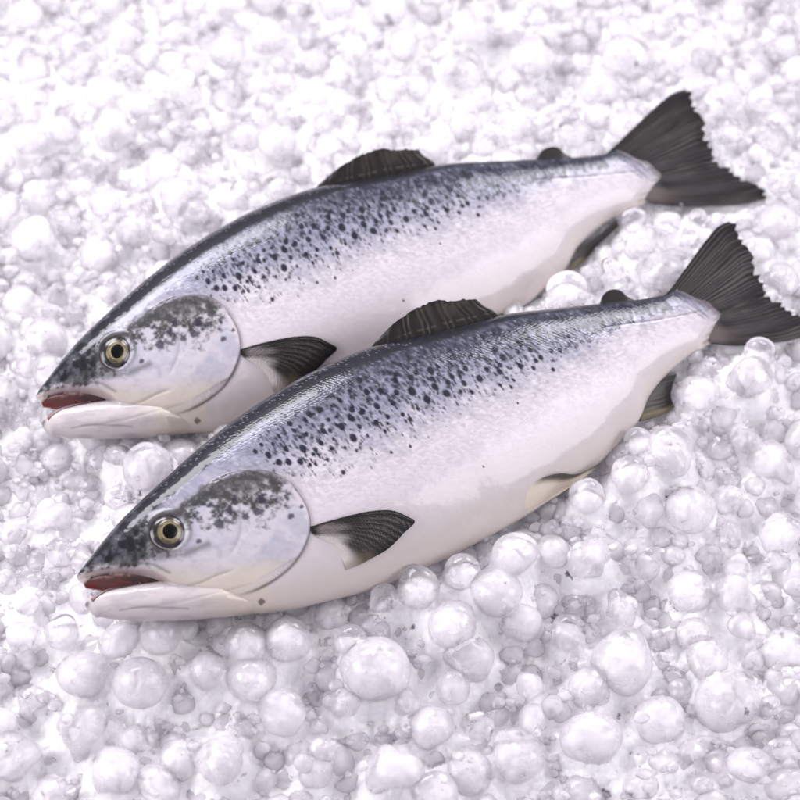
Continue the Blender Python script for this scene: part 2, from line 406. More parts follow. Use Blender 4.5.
def shell(up_pts, lo_pts, X0, X1, bx, bb, n, p, relief, jaw=False):
    # stations denser at both ends
    s = (1-np.cos(np.linspace(0, math.pi, n)))/2; s = .35*s+.65*np.linspace(0, 1, n)
    X = X0+(X1-X0)*s
    U = curve(up_pts, X, 1.5 if jaw else 2.0); Lw = curve(lo_pts, X, 1.5 if jaw else 2.0)
    Lw = np.minimum(Lw, U-.3)
    b = np.interp(X, bx, bb)
    k = np.exp(-.5*(np.arange(-14, 15)/6.0)**2); k /= k.sum()
    b = np.convolve(np.pad(b, 14, mode='edge'), k, 'valid')
    half = (U-Lw)/2; b = np.minimum(b, half*1.5+.5)
    mtop, mbot = 210, 70
    ta = np.cos(np.linspace(0, math.pi, mtop))            # back -> belly, upper side
    # even out spacing in t a bit
    ta = .55*ta+.45*np.linspace(1, -1, mtop)
    tb_ = np.cos(np.linspace(math.pi, 0, mbot+2))[1:-1]
    t = np.r_[ta, tb_]; under = np.r_[np.zeros(mtop, bool), np.ones(mbot, bool)]
    T = np.broadcast_to(t, (n, len(t))); Un = np.broadcast_to(under, T.shape)
    # body is boxier than an ellipse near the head, back ridge a little sharp
    pw = np.interp(X, [-210, -100, 0, 150, 480], [.40, .44, .48, .52, .60])[:, None]
    prof = np.clip(1-np.abs(T)**2.05, 0, 1)**pw
    Wd = b[:, None]*prof*np.where(Un, -.72, 1.0)
    Yc = ((U+Lw)/2)[:, None]+T*half[:, None]
    Pp = from_XY(np.broadcast_to(X[:, None], T.shape), Yc)
    P2 = Pp.reshape(-1, 2); W = Wd.ravel().copy(); tt = T.ravel(); un = Un.ravel()
    if relief:
        de, _, _ = seg_dist(P2, END); W *= np.where(P2@E_AX > 430, .22+.78*sstep(0, 17, de), 1)
    if relief: W += np.where(un, 0, relief_fn(P2)*np.clip(prof.ravel()*2.2, 0, 1))
    m0 = len(t); P2[:m0] = P2[:m0].mean(0); W[:m0] = 0; P2[-m0:] = P2[-m0:].mean(0); W[-m0:] = W[-m0:].mean()
    i = np.arange(n-1)[:, None]; j = np.arange(len(t))[None, :]; m = len(t); j2 = (j+1) % m
    F = np.stack([i*m+j, (i+1)*m+j, (i+1)*m+j2, i*m+j2], -1).reshape(-1, 4)
    # caps
    V = P2; nV = len(V)
    c0 = P2[:m].mean(0); c1 = P2[-m:].mean(0)
    return P2, W, tt, un, F, m

def relief_fn(P):
    d, s, tt = seg_dist(P, GILL); X, Y = to_XY(P)
    GX, GY = to_XY(GILL); o = np.argsort(GY)
    gx = np.interp(Y, GY[o], GX[o]); inside = (X < gx) & (Y < GY.max()) & (Y > GY.min())
    fade = sstep(0, .12, tt)*(1-sstep(.55, .95, tt))
    kk = sstep(-1.6, 1.2, np.where(inside, d, -d))
    r = (kk*2.0*np.exp(-(d/16))-(1-kk)*1.6*np.exp(-(d/3.5)))*fade
    for poly, a, w in ((CHEEK, .8, 1.6), (JAWLINE, .35, 1.5), (PREOP, .5, 2.5), (LATERAL, .35, 1.2)):
        d, s, tt = seg_dist(P, poly); r -= a*np.exp(-(d/w)**2)*(1-sstep(.8, 1, tt))*sstep(0, .1, tt)
    re = np.hypot(P[:, 0]-EYE[0], P[:, 1]-EYE[1])
    r += .7*np.exp(-((re-21.5)/2.6)**2)-2.5*(1-sstep(14, 19, re))
    # lip roll
    dl, _, _ = seg_dist(P, [(86,574),(107,571),(128,570),(148,573),(162,580),(172,588)])
    r += .9*np.exp(-(dl/2.6)**2)
    r += .9*(fbm(P[:, 0]*.03, P[:, 1]*.03, 51)-.5)+np.where(X < 10, .7*(fbm(P[:, 0]*.12, P[:, 1]*.12, 52)-.5), 0)
    return r

# body shells computed once in the chart
P1, W1, T1, N1, F1, _m = shell(UPPER, LOWER, -202.6, 489.8, BX, BB, 860, 2, True)
P2, W2, T2, N2, F2, _m = shell(JAW_U, JAW_L, -208.6, -44, JX, JB, 260, 2, True, True)
W2 -= 1.2
BODY_P = np.r_[P1, P2]; BODY_W = np.r_[W1, W2]; BODY_F = np.r_[F1, F2+len(P1)]
C1 = fish_color(P1, T1, N1); C2 = fish_color(P2, np.full(len(P2), -.95), N2)
_x, _y = P2.T
C2 = mix(np.broadcast_to(srgb(212, 203, 203), C2.shape).copy(), srgb(186, 178, 184), .6*sstep(.45, .7, fbm(_x*.06, _y*.2, 5)))
C2 = mix(C2, srgb(58, 54, 56), .85*(1-sstep(1.5, 6, np.hypot(_x-85, _y-604.5))))
_d, _s, _t = seg_dist(P2, smooth_poly([(118,612.5),(140,610.5),(165,611.5),(185,612.5)])); C2 = mix(C2, srgb(128, 114, 112), .5*np.exp(-(_d/.8)**2))
_r = np.sqrt(((_x-257.5)/3.6)**2+((_y-606)/2.6)**2); C2 = mix(C2, srgb(96, 84, 70), .85*(1-sstep(.6, 1.3, _r)))
C2 = mix(C2, srgb(222, 210, 196), sstep(185, 235, _x)*.9)
BODY_C = np.r_[C1, C2]*.745
_X, _Y = to_XY(BODY_P); GXo, GYo = to_XY(GILL); _o = np.argsort(GYo)
SCALY = (1-(1-sstep(40, 90, _X))*np.r_[1-sstep(-.45, -.1, T1), np.ones(len(P2))])*sstep(0, 12, _X-np.interp(_Y, GYo[_o], GXo[_o]))*np.r_[np.interp(T1, [-1, -.5, .3], [.05, .15, 1]), np.zeros(len(P2))]

# raster of the upper surface, so that fins and eye can lie on it
WR = np.full((460, 800), -99.0); _u = np.r_[~N1, ~N2]
np.maximum.at(WR, (np.clip(BODY_P[_u, 1].astype(int)-200, 0, 459), np.clip(BODY_P[_u, 0].astype(int), 0, 799)), BODY_W[_u])
for _k in range(3):
    h = WR < -50; A4 = np.max([np.roll(WR, s, a) for s in (1, -1) for a in (0, 1)], axis=0); WR[h] = A4[h]*.98 if _k < 1 else A4[h]
WR[WR < -50] = 0
def body_w(P):
    x = np.clip(P[:, 0], 0, 798.9); y = np.clip(P[:, 1]-200, 0, 458.9); xi = x.astype(int); yi = y.astype(int); fx = x-xi; fy = y-yi
    return (WR[yi, xi]*(1-fx)+WR[yi, xi+1]*fx)*(1-fy)+(WR[yi+1, xi]*(1-fx)+WR[yi+1, xi+1]*fx)*fy

class Placer:
    """carries chart coordinates (x, y, w) of the fish to the world"""
    def __init__(s, M, px0, z0, heading, slope, roll):
        s.M = M
        a = np.array([math.cos(heading)*math.cos(slope), math.sin(heading)*math.cos(slope), -math.sin(slope)])
        p = np.array([-math.sin(heading), math.cos(heading), 0])
        q = p*math.cos(roll)+np.array([0, 0, 1.0])*math.sin(roll); q -= a*(q@a); q /= np.linalg.norm(q)
        s.a, s.q, s.n = a, q, np.cross(a, q); s.p0 = at_z(px0, z0)[0]
        P = on_plane(np.array([[400., 400], [401, 400]]), s.p0, s.n); s.k = .00094
    def direct(s):
        import copy
        c = copy.copy(s); c.M = None; return c
    def px(s, P):
        return P if s.M is None else basis(P)@s.M
    def world(s, P, W):
        w = on_plane(s.px(P), s.p0, s.n)
        return w+s.n*(np.asarray(W)*s.k)[:, None]

def basis(P):
    x = (P[:, 0]-400)/400; y = (P[:, 1]-440)/200
    return np.stack([np.ones_like(x), x, y, x*x, x*y, y*y, x**3, x*x*y], 1)
_A = np.array([(35,395),(111,362),(234,364),(322,355),(237,368),(322,184),(432,164),(562,147),(674,93),(761,199),(612,152),(667,204),(102,402),(39,424),(565,272),(195,425),(187,305),(228,291),(263,271.5),(297.5,249),(342,249),(349.5,236),(95,322.5),(180,258),(230,225),(95,437.5),(145,437)], float)
_B = np.array([(77,576),(163,540.5),(299,537),(402,530),(300,542),(378,342),(500,312),(615,290),(727,224),(815,333),(665,294),(715,345),(158,582),(85,605),(645,420),(257,606),(237,481),(292,461),(330,439.5),(366,417),(414.5,412.5),(422,399),(140,501.5),(225,427),(275,393),(145,620.5),(195,620)], float)
M_A = np.linalg.lstsq(basis(_B), _A, rcond=None)[0]

def coons(c_base, c_out, c_left, c_right, nu, nv):
    """left/right run base -> out"""
    u = np.linspace(0, 1, nu); v = np.linspace(0, 1, nv)
    b = smooth_poly(c_base, nu); o = smooth_poly(c_out, nu); l = smooth_poly(c_left, nv); r = smooth_poly(c_right, nv)
    U, V = np.meshgrid(u, v, indexing='ij')
    G = ((1-V)[..., None]*b[:, None]+V[..., None]*o[:, None]+(1-U)[..., None]*l[None]+U[..., None]*r[None]
         - ((1-U)*(1-V))[..., None]*b[0]-(U*(1-V))[..., None]*b[-1]-((1-U)*V)[..., None]*o[0]-(U*V)[..., None]*o[-1])
    return G, U, V

def sheet_mesh(name, G, Wm, th, C, pl, dk=.27):
    """closed thin sheet: mid surface G at height Wm, half thickness th"""
    nu, nv = G.shape[:2]; P = G.reshape(-1, 2)
    Vt = pl.world(P, (Wm+th).ravel()); Vb = pl.world(P, (Wm-th).ravel())
    V = np.r_[Vt, Vb]; n = nu*nv; i = np.arange(nu-1)[:, None]; j = np.arange(nv-1)[None]
    q = np.stack([i*nv+j, (i+1)*nv+j, (i+1)*nv+j+1, i*nv+j+1], -1).reshape(-1, 4)
    ring = np.r_[np.arange(nu)*nv, (nu-1)*nv+np.arange(1, nv), np.arange(nu-2, -1, -1)*nv+nv-1, np.arange(nv-2, 0, -1)]
    r2 = np.roll(ring, -1); side = np.stack([ring, ring+n, r2+n, r2], -1)
    F = np.r_[q[:, ::-1], q+n, side]
    me = make_mesh(name, V, F); c = C.reshape(-1, 3)*dk; set_attr(me, "col", np.r_[c, c])
    set_attr(me, "px", np.r_[P, P]); return me

def rays(U, V, n, seed, jitter=.25):
    """ray ridges fanning over the fin; returns 0..1"""
    ph = U*n+jitter*np.sin(U*37+seed)+.3*vnoise(U*9, V*2, seed)
    return .5+.5*np.cos(2*math.pi*ph)

def build_fish(pl, label, pec_hidden=False):
    root = bpy.data.objects.new("salmon", None); S.collection.objects.link(root)
    base = pl.world(np.array([[400., 450.]]), np.array([-40.]))[0]
    def part(name, me, mat, parent=None):
        # shift meshes so that every part is placed relative to the fish's own base
        co = np.empty(len(me.vertices)*3, np.float32); me.vertices.foreach_get("co", co)
        co = co.reshape(-1, 3)-base.astype(np.float32); me.vertices.foreach_set("co", co.ravel()); me.update()
        return link(name, me, mat, parent or root)
    root.location = base; root.empty_display_size = .05
    tag(root, label, "fish", "two whole salmon lying side by side on ice")
    me = make_mesh("body", pl.world(BODY_P, BODY_W), BODY_F); set_attr(me, "col", BODY_C); set_attr(me, "px", BODY_P); set_attr(me, "scaly", SCALY)
    part("body", me, M_SKIN)

    # --- mouth lining
    G, U, V = coons([(84,580),(95,577),(107,574),(125,572),(145,575),(160,583)], [(85,588.5),(92,590),(101,591.5),(110,592),(125,591),(145,588),(160,584)],
                    [(84,580),(84,584),(85,588.5)], [(160,583),(160,584)], 60, 24)
    wm = body_w(G.reshape(-1, 2)).reshape(U.shape)
    X, Y = to_XY(G.reshape(-1, 2)); Wm = np.interp(X, JX, JB).reshape(U.shape)*.25+1.2-3.0*np.sin(math.pi*V)
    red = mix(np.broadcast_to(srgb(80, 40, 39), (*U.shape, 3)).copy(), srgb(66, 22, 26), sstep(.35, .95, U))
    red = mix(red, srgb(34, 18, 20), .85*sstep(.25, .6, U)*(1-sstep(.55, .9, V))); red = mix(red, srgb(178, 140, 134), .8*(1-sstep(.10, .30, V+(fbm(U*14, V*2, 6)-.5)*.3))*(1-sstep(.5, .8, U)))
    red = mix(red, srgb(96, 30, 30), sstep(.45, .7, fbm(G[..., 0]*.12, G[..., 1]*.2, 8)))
    part("mouth_lining", sheet_mesh("mouth_lining", G, Wm, 1.2, red, pl, 1), M_MOUTH)
    # tongue-like inner floor of the mouth
    G, U, V = coons([(90,600),(100,592.5),(116,587),(138,583)], [(92,604),(104,598),(120,593),(140,588)], [(90,600),(92,604)], [(138,583),(140,588)], 40, 12)
    Wm = np.interp(U, [0, 1], [3.0, 5.0])+1.5*np.sin(math.pi*V); tc = mix(np.broadcast_to(srgb(100, 58, 56), (*U.shape, 3)).copy(), srgb(64, 32, 32), sstep(0, .6, U))
    part("tongue", sheet_mesh("tongue", G, Wm, 1.5, tc, pl, 1), M_MOUTH)
    # --- small teeth on the upper jaw
    # --- eye > iris, pupil
    wE = float(body_w(EYE[None])[0])
    def dome(name, R0, R1, w0, hgt, colf, parent=None, inner=0):
        nr, na = 24, 72; r = np.linspace(inner, 1, nr); a = np.linspace(0, 2*math.pi, na, endpoint=False)
        Rg, Ag = np.meshgrid(r, a, indexing='ij')
        P = np.stack([EYE[0]+R0*Rg*np.cos(Ag), EYE[1]+R1*Rg*np.sin(Ag)], -1); H = w0+hgt*np.sqrt(np.clip(1-(Rg*.97)**2, 0, 1))
        Vv = pl.world(P.reshape(-1, 2), H.ravel()); i = np.arange(nr-1)[:, None]; j = np.arange(na)[None]; j2 = (j+1) % na
        F = np.stack([i*na+j, i*na+j2, (i+1)*na+j2, (i+1)*na+j], -1).reshape(-1, 4)
        me = make_mesh(name, Vv, F); set_attr(me, "col", colf(Rg, Ag).reshape(-1, 3)); return part(name, me, M_PUPIL if name == "pupil" else M_EYE, parent)
    surf = wE
    eye = dome("eye", 18.6, 17.0, surf-1.5, 7.0, lambda r, a: mix(mix(np.broadcast_to(srgb(24, 22, 26), (*r.shape, 3)).copy(), srgb(78, 72, 66), sstep(.45, .9, fbm(r*6, a*3, 4))*.7), srgb(170, 160, 158), sstep(.93, .99, r)*sstep(-.2, .6, np.sin(a))))
    dome("iris", 13.9, 13.2, surf+1.5, 4.6, lambda r, a: mix(mix(mix(np.broadcast_to(srgb(118, 106, 78), (*r.shape, 3)).copy(), srgb(70, 62, 46), sstep(.4, .7, fbm(r*5, a*3, 14))), srgb(84, 74, 52), sstep(.80, .98, r)), srgb(140, 130, 98), np.exp(-((r-.58)/.06)**2)*.8), eye)
    dome("pupil", 7.9, 7.9, surf+4.6, 2.0, lambda r, a: np.broadcast_to(srgb(10, 10, 12), (*r.shape, 3)).copy(), eye)

    # --- tail fin
    out = [(727,223),(733,226),(742,243),(752,261),(759,279),(767,294),(782,308),(797,317),(808,325),(817,333)]
    G, U, V = coons([(664,297),(680,303),(694,310),(705,320),(709,333),(708,342)], out, [(664,297),(672,287),(690,262),(707,239),(718,227),(727,223)],
                    [(708,342),(735,345.5),(765,344),(790,341),(817,333)], 420, 130)
    rg = np.random.default_rng(3); jag = np.interp(np.linspace(0, 1, 420), np.linspace(0, 1, 50), rg.uniform(-4.0, 2.6, 50))+1.2*np.sin(np.linspace(0, 1, 420)*math.pi*9+1)
    jag *= sstep(0, .05, np.linspace(0, 1, 420))*(1-sstep(.95, 1, np.linspace(0, 1, 420)))
    G = G+(sstep(.7, 1, V)*jag[:, None])[..., None]*np.array([.85, -.52])
    R_ = rays(U, V, 34, 1); fine = vnoise(U*150, V*5, 66)
    big = .5+.5*np.sin(U*19+2.5*vnoise(U*3, V*2, 12)+V*1.2)
    Wm = 2.2*V*np.sin(U*math.pi*2.6+.6)+1.4*big*V+.15*R_*sstep(.1, .4, V)+2.5*V*V-1.0
    C = mix(np.broadcast_to(srgb(54, 45, 49), (*U.shape, 3)).copy(), srgb(92, 84, 80), .9*sstep(.42, .78, fbm(U*15, V*2.6, 40)*.7+.3*fine)+.10*R_)
    C = mix(C, srgb(28, 26, 30), .7*sstep(.55, .8, fbm(U*60, V*3, 41))); C = mix(C, srgb(124, 116, 112), .35*sstep(.6, .9, fine)*sstep(.1, .4, V)*(1-sstep(.6, .9, V)))
    C = mix(C, srgb(30, 28, 32), .75*sstep(.80, 1, V)); C = mix(C, srgb(34, 34, 30), .7*(1-sstep(.0, .07, U)))
    C = mix(C, srgb(70, 70, 60), .6*sstep(.5, .7, vnoise(U*40, V*30, 5))*(1-sstep(.02, .09, U))*(1-sstep(.5, .8, V)))
    C = mix(C, srgb(150, 138, 138), .7*(1-sstep(.02, .22, V))*sstep(.25, .6, U)); C = mix(C, srgb(176, 156, 150), .6*(1-sstep(.05, .42, V))*sstep(.72, .86, U)*(1-sstep(.93, 1, U)))
    part("tail_fin", sheet_mesh("tail_fin", G, Wm, np.interp(V, [0, .2, 1], [2.4, 1.2, .5])+.12*R_, C, pl), M_FIN)

    # --- dorsal fin
    b0 = [(371,346),(385,342.5),(410,337),(435,332),(460,325),(482,319.5),(500,314)]
    o0 = [(380,337),(386,331),(392,325),(405,315.5),(420,307.5),(433,302.5),(447,301.5),(460,300),(470,299),(476,299.5)]
    G, U, V = coons([(b[0], b[1]+4) for b in b0], o0, [(371,350),(373,345),(380,337)], [(500,318),(492,310),(484,306),(476,299.5)], 260, 60)
    jg = np.interp(np.linspace(0, 1, 260), np.linspace(0, 1, 34), rg.uniform(-1.4, 1.1, 34))*sstep(.1, .3, np.linspace(0, 1, 260))
    G = G+(sstep(.6, 1, V)*jg[:, None])[..., None]*np.array([.1, -1])
    R_ = rays(U, V, 15, 2)
    C = mix(np.broadcast_to(srgb(58, 51, 48), (*U.shape, 3)).copy(), srgb(112, 100, 92), .7*(.35*R_+.65*sstep(.4, .7, fbm(U*16-V*2, V*2, 44)))*sstep(.25, .6, V)*sstep(.25, .5, U)); C = mix(C, srgb(30, 28, 28), .8*sstep(.88, 1, V)+.6*(1-sstep(.05, .3, U))*V)
    C = mix(C, srgb(150, 144, 140), .6*np.exp(-((V-.26)/.028)**2)*sstep(.3, .7, R_)*sstep(.15, .3, U))
    C = mix(C, srgb(44, 40, 42), .6*(1-sstep(.05, .2, V)))
    Wm = -2+5*V*np.sin(U*3)+.35*R_*V*.8
    part("dorsal_fin", sheet_mesh("dorsal_fin", G, Wm, np.interp(V, [0, 1], [2.4, .6])+.3*R_, C, pl), M_FIN)

    # --- adipose fin
    G, U, V = coons([(598,308),(610,307),(622,306),(636,304)], [(600,302),(604,294),(609,290.5),(615,289.5),(621,291.5),(626,296),(636,301)],
                    [(598,308),(600,302)], [(636,304),(636,301)], 80, 24)
    C = mix(np.broadcast_to(srgb(40, 38, 38), (*U.shape, 3)).copy(), srgb(84, 80, 74), .6*fbm(U*8, V*4, 3))
    part("adipose_fin", sheet_mesh("adipose_fin", G, V*0, np.interp(V, [0, 1], [3.0, .9]), C, pl), M_FIN)

    # --- pectoral fin, lying back along the flank
    G, U, V = coons([(299.5,538),(300,541),(303,545),(310,549)], [(401,530.5),(402,531),(392,544),(378,558),(364,566),(350,573),(338,577)],
                    [(299.5,538),(318,533),(338,528),(358,524),(378,523),(401,530.5)], [(310,549),(322,556),(332,566),(338,577)], 150, 110)
    R_ = rays(U, V, 13, 5, .1)
    wb_ = body_w(G.reshape(-1, 2)).reshape(U.shape)
    Wm = wb_+.2+1.6*sstep(0, .2, V)*(1-.9*sstep(.7, 1, U))+3.2*np.sin(V*math.pi*.62)*(1-U*.9)+.2*R_*V*(1-U)-1.5*sstep(.88, 1, U)*(1-sstep(.6, .95, V))
    C = mix(np.broadcast_to(srgb(136, 128, 128), (*U.shape, 3)).copy(), srgb(246, 238, 234), sstep(.42, .85, U)*(1-sstep(.75, 1.0, V)*.5))
    C = mix(C, srgb(46, 43, 42), .96*sstep(.16, .50, V-.42*U+.12+(fbm(U*7, V*3, 2)-.5)*.3)*(1-sstep(.72, .95, U)))
    C = mix(C, srgb(40, 36, 36), .9*(1-sstep(.03, .16, U))); C = mix(C, srgb(20, 18, 20), .95*(1-sstep(.02, .12, V))*(1-sstep(.4, .8, U)))
    C = mix(C, srgb(110, 106, 108), .5*sstep(.75, .95, R_)*sstep(.45, .6, V)*(1-sstep(.8, .92, V))*(1-sstep(.55, .7, U)))
    C = mix(C, srgb(168, 150, 120), .3*sstep(.75, .95, V)*sstep(.55, .7, U))
    C = mix(C, srgb(26, 24, 26), .8*sstep(.93, 1, V)*(1-sstep(.5, .65, U)))
    part("pectoral_fin", sheet_mesh("pectoral_fin", G, Wm, np.interp(V, [0, 1], [1.3, .5])+.15*R_, C, pl, .60), M_FIN)

    # --- pelvic fin
    G, U, V = coons([(520,494),(514,502),(510,512),(508,524)], [(596,466.5),(596,467.5),(595,468.5),(594,470)],
                    [(520,494),(535,485),(550,480.5),(570,479),(596,466.5)], [(508,524),(524,515.5),(550,500.5),(574,485),(594,470)], 40, 90)
    wb_ = body_w(G.reshape(-1, 2)).reshape(U.shape); wb_ = np.maximum(wb_, 6)
    R_ = rays(U, V, 7, 7, .1)
    C = mix(np.broadcast_to(srgb(224, 212, 196), (*U.shape, 3)).copy(), srgb(176, 160, 130), .6*R_*sstep(.3, .7, V))
    C = mix(C, srgb(44, 40, 38), .92*(1-sstep(.10, .42, U+.1*np.sin(V*9)))*sstep(.05, .25, V)); C = mix(C, srgb(84, 78, 72), .85*sstep(.72, .95, V-.1*U))
    part("pelvic_fin", sheet_mesh("pelvic_fin", G, wb_-1.6+2.6*sstep(.05, .35, V)+4.5*V*V+2.0*(1-U)*np.sin(V*3), np.interp(V, [0, 1], [1.6, .6])+.2*R_*V, C, pl, .82), M_FIN)

    # --- anal fin
    if pl.M is None:
        ca = [(664,378),(656,386),(646,400),(640,421)], [(678,373),(674,384),(672,396),(676,406)], [(664,378),(671,375),(678,373)], [(640,421),(652,417.5),(665,413),(676,406)]; pf = pl
    else:
        ca = [(616,220),(600,234),(582,249),(565,274)], [(618,224),(607,235),(596,246),(588,258)], [(616,220),(620,225)], [(565,274),(577,267),(588,258)]; pf = pl.direct()
    G, U, V = coons(*ca, 50, 50)
    R_ = rays(U, V, 9, 3, .1)
    C = mix(np.broadcast_to(srgb(112, 103, 102), (*U.shape, 3)).copy(), srgb(60, 55, 54), .7*sstep(.2, .7, V)+.2*R_)
    C = mix(C, srgb(176, 160, 116), .8*sstep(.80, .90, U+.06*np.sin(V*5))); C = mix(C, srgb(90, 80, 56), .7*sstep(.96, 1, U))
    part("anal_fin", sheet_mesh("anal_fin", G, -1-3*V, np.interp(V, [0, 1], [2.2, .6])+.2*R_, C, pf), M_FIN)
    return root

HB = math.atan2(.469/math.sin(ELEV), .883)
PL_B = Placer(None, [400, 450], .058, HB, math.radians(3.0), math.radians(24))
PL_A = Placer(M_A, [345, 285], .034, HB-.045, math.radians(1.5), math.radians(24))
FISH_A = build_fish(PL_A, "whole salmon with open red mouth lying behind, its belly tucked under the nearer fish's back")
FISH_B = build_fish(PL_B, "whole salmon with open red mouth lying in front, nearest the camera, tail against right edge")

# ------------------------------------------------------------------ ice
rng = np.random.default_rng(12)
# obstacle points: coarse samples of both fish (world), with outward reach
def fish_samples(pl):
    k = np.arange(0, len(BODY_P), 37); return pl.world(BODY_P[k], BODY_W[k])
def fish_lines(pl):
    """centre line discs: centre, radius across (q), radius along n"""
    X = np.linspace(-200, 485, 130); u = np.interp(X, UX, UY); l = np.interp(X, UX, LY); b = np.interp(X, BX, BB)
    c = pl.world(from_XY(X, (u+l)/2), b*0); return c, (u-l)/2*pl.k*.98, b*pl.k
LINES = [(PL_A, *fish_lines(PL_A)), (PL_B, *fish_lines(PL_B))]

def fish_gap(C, r, under=.72):
    """signed clearance (approx) between balls (C,r) and the fish bodies; negative = overlap"""
    out = np.full(len(C), 9.0)
    for pl, c, ra, rb in LINES:
        d = C[:, None, :]-c[None]; al = d@pl.a; j = np.argmin(np.abs(al), 1); i = np.arange(len(C))
        dd = d[i, j]; y = dd@pl.q; w = dd@pl.n; R1 = ra[j]; R2 = np.where(w < 0, rb[j]*under, rb[j])
        e = np.sqrt((y/R1)**2+(w/R2)**2)+1e-6; dist = np.hypot(y, w)*(1-1/e)
        dist = np.hypot(np.maximum(dist, 0), np.maximum(np.abs(al[i, j])-.004, 0))*np.where(dist < 0, 1, 1)+np.minimum(dist, 0)
        out = np.minimum(out, dist-r)
    return out
TAILS = [pl.world(np.array([[690., 315], [735, 250], [745, 290], [760, 320], [780, 330]]), np.zeros(5)) for pl in (PL_A, PL_B)]

def floor_h(x, y):
    h = -.034+.012*(fbm(np.asarray(x)*7+50, np.asarray(y)*7+50, 8)-.5)
    for (pl, c, ra, rb), g in zip(LINES, (.010, .030)):
        d = np.min(np.hypot(np.asarray(x)[..., None]-c[:, 0], np.asarray(y)[..., None]-c[:, 1]-.0)-ra, -1)
        h = h+g*np.exp(-(np.maximum(d, 0)/.09)**2)
    for T in TAILS:
        d = np.min(np.hypot(np.asarray(x)[..., None]-T[:, 0], np.asarray(y)[..., None]-T[:, 1]), -1)
        h = h+.012*np.exp(-(d/.07)**2)
    return h

# conspicuous pellets: photo position, radius (px), what it looks like
FEATURE = [
 (375,668,33,"large clear round ice ball with a bright window highlight, below the nearer fish's pectoral fin"),
 (495,592,28,"large round ice ball touching the group under the nearer fish's belly"),
 (148,467,27,"big pearly ice ball in the gap between the two fish heads"),
 (568,291,22,"lone round ice ball wedged between the farther fish's belly and the nearer fish's back"),
 (515,553,23,"round ice ball just below the belly, above the larger ball"),
 (418,588,20,"oval grey ice ball tucked against the nearer fish's belly"),
 (462,572,18,"small round ice ball between the oval grey one and the belly"),
 (690,511,29,"large milky ice ball right of the nearer fish's pelvic fin"),
 (630,475,19,"round ice ball below the nearer fish's anal fin"),
 (670,450,24,"pale lumpy ice ball right of the nearer fish's anal fin"),
 (638,441,14,"small ice ball sitting right under the anal fin"),
 (587,497,18,"round ice ball by the tip of the nearer fish's pelvic fin"),
 (622,664,39,"big round ice lump in the lower right foreground with a smaller lump fused to it"),
 (593,690,26,"smaller rounded lump fused to the lower left of the big round ice lump"),
 (728,700,38,"broad flattened ice lump near the lower right corner"),
 (660,720,27,"oval ice ball left of the broad flattened lump"),
 (590,740,36,"wide ice lump at the bottom right, under the fused lumps"),
 (246,644,20,"round ice ball below the nearer fish's gill cover"),
 (288,640,22,"oval ice ball with a ring rim, right of the one below the gill cover"),
 (331,615,17,"small round ice ball touching the belly behind the nearer fish's head"),
 (251,680,26,"large oval grey ice ball in the front left of the fish throat"),
 (160,634,21,"round ice ball under the nearer fish's lower jaw"),
 (452,626,24,"egg-shaped ice ball left of the large round one under the belly"),
 (518,620,21,"smooth ice ball below the large round one under the belly"),
 (470,658,22,"milky oval ice ball right of the large clear ball"),
 (140,683,30,"large smooth ice ball in the lower left under the jaw"),
 (82,675,24,"round ice ball at the lower left, next to the large smooth one"),
 (760,352,16,"clear ice ball resting against the nearer fish's tail fin"),
 (748,378,23,"milky ice ball below the clear one at the tail fin"),
 (740,193+190,14,"small ice ball beside the milky one below the tail fin"),
 (591,560,22,"dim round ice ball right of the smooth balls below the belly"),
 (105,95,24,"blurred white ice ball high on the left of the bed"),
 (290,225,27,"broad white ice ball just above the farther fish's back"),
 (270,36,26,"white blurred ice ball near the top left edge"),
 (690,592,22,"pale ice ball in the right foreground"),
 (118,456,14,"small ice ball under the farther fish's lower jaw"),
 (620,610,18,"pale ice ball above the big fused lump"),
 (112,131,28,""),(30,139,20,""),(79,184,18,""),(277,142,22,""),(161,169,22,""),(208,174,15,""),(236,199,20,""),(37,195,20,""),(105,199,20,""),(34,240,28,""),
 (184,90,20,""),(311,97,17,""),(390,90,20,""),(532,56,28,""),(525,94,15,""),(600,90,22,""),(470,30,22,""),(725,97,18,""),(755,67,18,""),(760,100,16,""),(730,132,17,""),(780,182,15,""),
 (20,300,20,""),(52,520,22,""),(24,636,18,""),(10,757,25,""),(114,776,30,""),(62,633,16,""),(222,761,32,""),(342,705,17,""),(391,769,30,""),(282,712,22,""),(406,705,16,""),
 (432,727,20,""),(481,731,12,""),(736,594,22,""),(744,627,15,""),(519,755,27,""),(530,684,14,""),(534,719,15,""),(774,465,28,""),(727,533,16,""),(647,569,13,""),(780,533,20,""),
 (636,222,15,""),(667,224,14,""),(641,245,18,""),(612,272,14,""),(690,240,12,""),(384,598,14,""),(205,672,20,""),(350,640,15,""),
]
KEEP_OUT = []
balls = []   # (x,y,z,r)
def clear_of(C, r, lst, f):
    if not lst: return True
    A = np.array(lst); d = np.linalg.norm(A[:, :3]-C, axis=1); return np.all(d > f*(A[:, 3]+r))

# fill: drop pellets one after another, each rests on those below
Xs = np.zeros(9000); Ys = Xs.copy(); Zs = Xs.copy(); Rs = Xs.copy(); nb = 0
feat = []
for fx, fy, fr, lab in FEATURE:
    r = fr*.00094*(.98 if fr < 26 or fy == 668 else .86 if fr < 35 else .78); p = at_z([fx, fy], 0)[0]
    near = fish_gap(p[None], r)[0] < .06 or fy in (668, 664, 690)
    z = floor_h(p[0], p[1])+(.020+r*.68 if near and fy < 660 else .017+r*.36)
    p = at_z([fx, fy], z)[0]
    for _ in range(30):
        if fish_gap(p[None], r)[0] > -.003: break
        z -= .002; p = at_z([fx, fy], z)[0]
    feat.append((p[0], p[1], z, r))
FEAT = np.array(feat)

